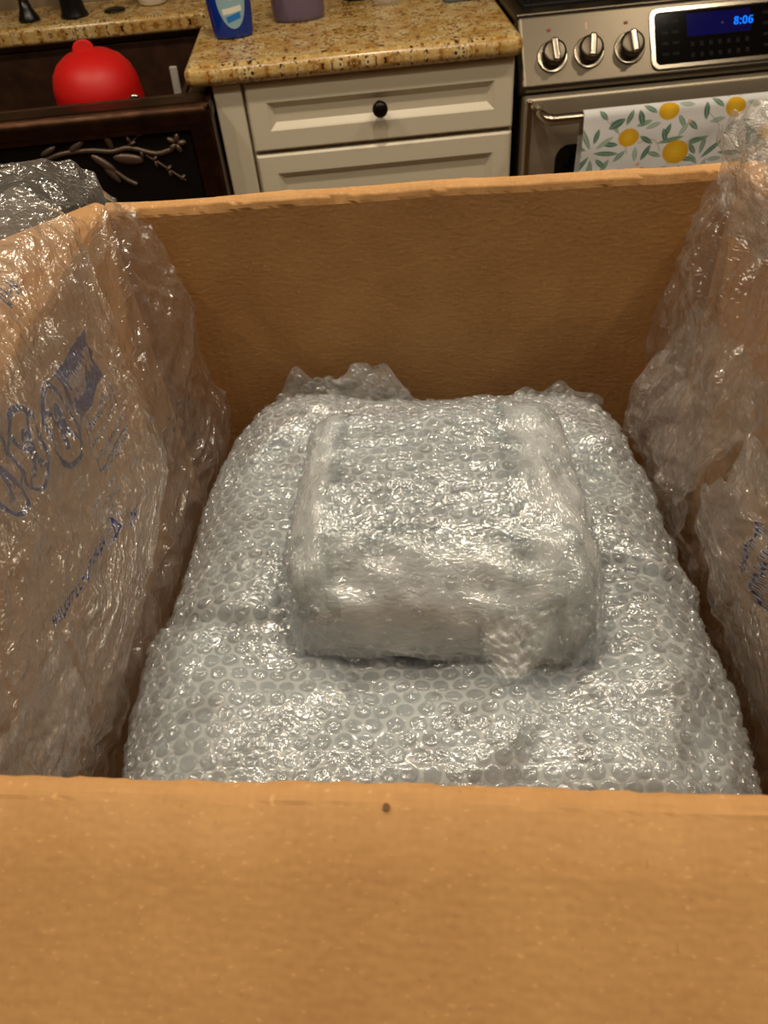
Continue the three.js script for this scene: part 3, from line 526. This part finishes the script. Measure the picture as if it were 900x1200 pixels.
// ---------------------------------------------------------------- air pillow film along both sides
function patch(ctrl) {   // bicubic Catmull-Rom through a grid of rows
  const nr = ctrl.length, nc = ctrl[0].length, cr = (a, b, c, d, t) => 0.5 * (2 * b + (c - a) * t + (2 * a - 5 * b + 4 * c - d) * t * t + (3 * b - a - 3 * c + d) * t * t * t);
  const get = (r, c, k) => ctrl[clamp(r, 0, nr - 1)][clamp(c, 0, nc - 1)][k];
  return (u, v, p) => {
    const cu = u * (nc - 1), rv = v * (nr - 1), ci = Math.min(nc - 2, Math.floor(cu)), ri = Math.min(nr - 2, Math.floor(rv)), fu = cu - ci, fv = rv - ri, o = [0, 0, 0];
    for (let k = 0; k < 3; k++) { const col = []; for (let r = -1; r <= 2; r++) col.push(cr(get(ri + r, ci - 1, k), get(ri + r, ci, k), get(ri + r, ci + 1, k), get(ri + r, ci + 2, k), fu)); o[k] = cr(...col, fv); }
    return p.set(...o);
  };
}
function filmSheet(rows, nu, nv, seed, amp, grain = [1, 1], flip = false) {
  const base = patch(rows), a = v3(), b = v3(), c = v3(), n = v3();
  const g = surface((u, v, p) => {
    base(u, v, p); base(Math.min(1, u + 0.01), v, a); base(Math.max(0, u - 0.01), v, b); a.sub(b); base(u, Math.min(1, v + 0.01), c); base(u, Math.max(0, v - 0.01), b); c.sub(b); n.crossVectors(a, c).normalize();
    const x = p.z * grain[0], y = (p.y - 0.7 * p.x) * grain[1], rg = (f, k) => 1 - 2 * Math.abs(noise(x * f, y * f, seed + k));
    const wx = x + 0.012 * noise(x * 14, y * 14, seed + 9), wy = y + 0.012 * noise(x * 14, y * 14, seed + 11);
    const d = amp * (0.9 * noise(wx * 11, wy * 11, seed) + 0.45 * (1 - 2 * Math.abs(noise(wx * 26, wy * 26, seed + 1))) + 0.20 * (1 - 2 * Math.abs(noise(wx * 54, wy * 46, seed + 2))) + 0.04 * rg(100, 3));
    p.addScaledVector(n, d);
    const ed = 0.006 * noise(u * 9, v * 9, seed + 6) * (1 - 4 * (u - 0.5) ** 2 < 0.15 ? 1 : 0.3); p.y += ed;
  }, nu, nv);
  const uv = g.attributes.uv; for (let i = 0; i < uv.count; i++) uv.setXY(i, flip ? 1 - uv.getX(i) : uv.getX(i), 1 - uv.getY(i));
  return g;
}
// from a column of points near the back wall to points near the front wall
const rowsFrom = (back, front, n = 5) => back.map((b, r) => Array.from({ length: n }, (_, i) => { const t = i / (n - 1), f = front[r]; return [lerp(b[0], f[0], t), lerp(b[1], f[1], t), lerp(b[2], f[2], t)]; }));
const filmBump = dataTex(1024, (x, y) => {
  const r = (f, s, k) => 1 - Math.abs(noise(x * f, y * f * s, k));
  return grey(0.45 * r(5, 1.5, 61) ** 2 + 0.35 * r(12, 0.6, 62) ** 2 + 0.2 * r(24, 1.4, 63) ** 2);
}, false);
filmBump.repeat.set(2.2, 2.2);
M.filmA = phys({ color: 0xf3f0ec, transmission: 0.94, ior: 1.8, roughness: 0.2, bumpMap: filmBump, bumpScale: 0.0020, thickness: 0 });
const scribble = (g, x, y, w, h, n) => { for (let i = 0; i < n; i++) { const px = x + (w * (i + 0.1)) / n, cw = (w / n) * 0.75; g.fillRect(px, y + h * 0.15 * rnd(), cw * 0.3, h * (0.6 + 0.3 * rnd())); g.fillRect(px, y + h * (0.1 + 0.6 * rnd()), cw, h * 0.2); if (rnd() < 0.6) g.fillRect(px + cw * 0.6, y + h * 0.1, cw * 0.3, h * 0.75); } };
function printed(w, h, draw) {   // ink on clear film: [colour map, transmission map]
  const paint = (bg, ink) => { const keep = seedState; seedState = 99; const t = canvasTex(w, h, (g) => { g.fillStyle = bg; g.fillRect(0, 0, w, h); g.fillStyle = g.strokeStyle = ink; draw(g, w, h, bg, ink); }, bg === '#ffffff' && ink !== '#202020'); seedState = keep; return t; };
  const tm = paint('#ffffff', '#202020'); return { map: paint('#fffffe', '#080c2a'), transmissionMap: tm };
}
const leftInk = printed(1024, 1024, (g, w, h, bg, ink) => {
  const X = (u) => (1 - u) * w, Y = (v) => v * h;
  [[0.535, 0.283], [0.448, 0.296], [0.345, 0.312]].forEach(([u, v], i) => {
    g.save(); g.translate(X(u), Y(v)); g.lineWidth = 8; g.beginPath(); g.arc(0, 0, 44, 0, 7); g.stroke();
    g.lineWidth = 7; g.beginPath(); g.moveTo(-31, -31); g.lineTo(31, 31); g.stroke(); if (i === 1) { g.beginPath(); g.moveTo(31, -31); g.lineTo(-31, 31); g.stroke(); }
    g.beginPath(); g.arc(4, -16, 9, 0, 7); g.fill(); g.beginPath(); g.moveTo(-16, 24); g.lineTo(-4, -8); g.lineTo(12, -6); g.lineTo(22, 22); g.lineTo(10, 24); g.lineTo(4, 8); g.lineTo(-6, 26); g.fill(); g.restore();
  });
  g.fillRect(X(0.288), Y(0.275), 160, 56); g.fillStyle = bg; scribble(g, X(0.28), Y(0.285), 140, 30, 9); g.fillStyle = ink;
  g.lineWidth = 4; g.strokeRect(X(0.288), Y(0.275), 160, 130);
  for (let i = 0; i < 4; i++) scribble(g, X(0.28), Y(0.338 + 0.021 * i), 140, 16, 16);
  for (let i = 0; i < 5; i++) scribble(g, X(0.37), Y(0.425 + 0.017 * i), 130 - 12 * i, 11, 18);
  scribble(g, X(0.62), Y(0.47), 250, 30, 17); g.lineWidth = 7; g.beginPath(); g.moveTo(X(0.345), Y(0.50)); g.lineTo(X(0.325), Y(0.475)); g.lineTo(X(0.305), Y(0.50)); g.closePath(); g.stroke(); scribble(g, X(0.25), Y(0.505), 40, 26, 3);
  scribble(g, X(0.30), Y(0.165), 50, 34, 3);
  scribble(g, X(0.9), Y(0.75), 260, 34, 16);
});
const rightInk = printed(512, 512, (g, w, h) => { g.save(); g.translate(0.23 * w, 0.2 * h); g.rotate(1.25); scribble(g, 0, -34, 190, 34, 12); scribble(g, 10, 6, 150, 22, 12); g.restore(); });
const hangInk = printed(1024, 1024, (g, w, h) => { g.save(); g.translate(w * 0.62, h * 0.66); for (let i = 0; i < 3; i++) scribble(g, 0, 34 * i, 330, 28, 14); g.restore(); });
M.filmB = phys({ color: 0xf3f0ec, transmission: 0.92, roughness: 0.2, ior: 1.8, thickness: 0, bumpMap: filmBump, bumpScale: 0.0020 });
M.filmLeft = M.filmB.clone(); Object.assign(M.filmLeft, leftInk);
M.filmRight = M.filmB.clone(); Object.assign(M.filmRight, rightInk);
M.filmC = phys({ color: 0xefebe6, transmission: 0.74, roughness: 0.2, ior: 1.8, thickness: 0, bumpMap: filmBump, bumpScale: 0.0020 });
{
  const t = inBox('air_pillow_film', 'crumpled clear air pillow film with blue print, along the left wall', 'plastic film');
  const back = [[-0.36, 0.0, -0.15], [-0.30, 0.052, -0.165], [-0.232, 0.045, -0.195], [-0.207, 0.010, -0.203], [-0.19, -0.026, -0.205], [-0.178, -0.077, -0.205], [-0.176, -0.14, -0.203], [-0.168, -0.177, -0.198], [-0.195, -0.25, -0.19], [-0.207, -0.33, -0.17]];
  const front = back.map(([x, y], i) => [i < 2 ? x : Math.max(-0.216, x - 0.03), i < 4 ? 0.012 + (y - 0.012) * 0.5 : y, 0.205]);
  part('film_layer', filmSheet(rowsFrom(back, front), 230, 320, 3, 0.0055), M.filmA, t);
  const bB = [[-0.31, 0.018, -0.21], [-0.24, 0.020, -0.18], [-0.203, -0.052, -0.11], [-0.180, -0.105, -0.066], [-0.177, -0.125, 0.015], [-0.182, -0.14, 0.057], [-0.192, -0.17, 0.10]];
  const fB = [[-0.33, 0.02, 0.2], [-0.25, 0.022, 0.2], [-0.212, -0.03, 0.2], [-0.2, -0.07, 0.2], [-0.2, -0.11, 0.2], [-0.2, -0.15, 0.2], [-0.205, -0.19, 0.2]];
  part('printed_layer', filmSheet(rowsFrom(bB, fB), 230, 230, 23, 0.0042, [1, 1], true), M.filmLeft, t, 'film layer with dark blue printed icons and text');
  const bC = [[-0.19, -0.085, 0.098], [-0.185, -0.12, 0.118], [-0.188, -0.135, 0.15], [-0.19, -0.2, 0.17]], fC = [[-0.205, -0.07, 0.21], [-0.2, -0.12, 0.213], [-0.2, -0.15, 0.213], [-0.2, -0.2, 0.213]];
  part('film_layer', filmSheet(rowsFrom(bC, fC), 80, 90, 43, 0.003), M.filmB, t);
}
{
  const t = inBox('air_pillow_film', 'crumpled clear air pillow film hanging along the right wall of the box', 'plastic film');
  const back = [[0.33, 0.0, -0.13], [0.26, 0.035, -0.16], [0.212, 0.03, -0.19], [0.2, 0.003, -0.203], [0.188, -0.03, -0.205], [0.186, -0.077, -0.205], [0.183, -0.13, -0.205], [0.178, -0.184, -0.2], [0.195, -0.25, -0.19], [0.207, -0.33, -0.17]];
  const front = back.map(([x, y], i) => [i < 2 ? x : Math.min(0.214, x + 0.028), i < 4 ? 0.012 + (y - 0.012) * 0.5 : y, 0.205]);
  part('film_layer', filmSheet(rowsFrom(back, front), 240, 340, 63, 0.0075, [1.4, 0.75]), M.filmA, t);
  const bB = [[0.30, 0.055, -0.17], [0.215, 0.05, -0.186], [0.200, 0.032, -0.195], [0.2, -0.0, -0.18], [0.207, -0.020, -0.165]], fB = [[0.32, 0.05, 0.0], [0.26, 0.058, -0.03], [0.245, 0.04, -0.03], [0.237, 0.01, -0.03], [0.235, -0.02, -0.03]];
  part('pillow', filmSheet(rowsFrom(bB, fB), 120, 100, 83, 0.006), M.filmC, t, 'hazy puffed pillow lobe over the back corner');
  const bD = [[0.208, -0.085, -0.185], [0.19, -0.115, -0.18], [0.168, -0.15, -0.17], [0.165, -0.185, -0.15], [0.18, -0.22, -0.11]], fD = [[0.214, -0.07, -0.06], [0.205, -0.10, -0.05], [0.182, -0.14, -0.05], [0.175, -0.18, -0.04], [0.187, -0.22, -0.03]];
  part('crumpled_fold', filmSheet(rowsFrom(bD, fD), 120, 110, 123, 0.0085), M.filmB, t);
  const bC = [[0.187, -0.075, -0.03], [0.177, -0.10, -0.012], [0.173, -0.135, -0.034], [0.175, -0.16, -0.008], [0.184, -0.2, 0.05]], fC = [[0.214, -0.05, 0.2], [0.212, -0.09, 0.2], [0.21, -0.13, 0.2], [0.21, -0.17, 0.2], [0.21, -0.21, 0.2]];
  part('printed_layer', filmSheet(rowsFrom(bC, fC), 160, 120, 103, 0.006), M.filmRight, t, 'film layer with dark blue printed text');
}
scene.traverse((o) => { if (o.isMesh) { o.castShadow = true; o.receiveShadow = true; } });
renderer.render(scene, camera);
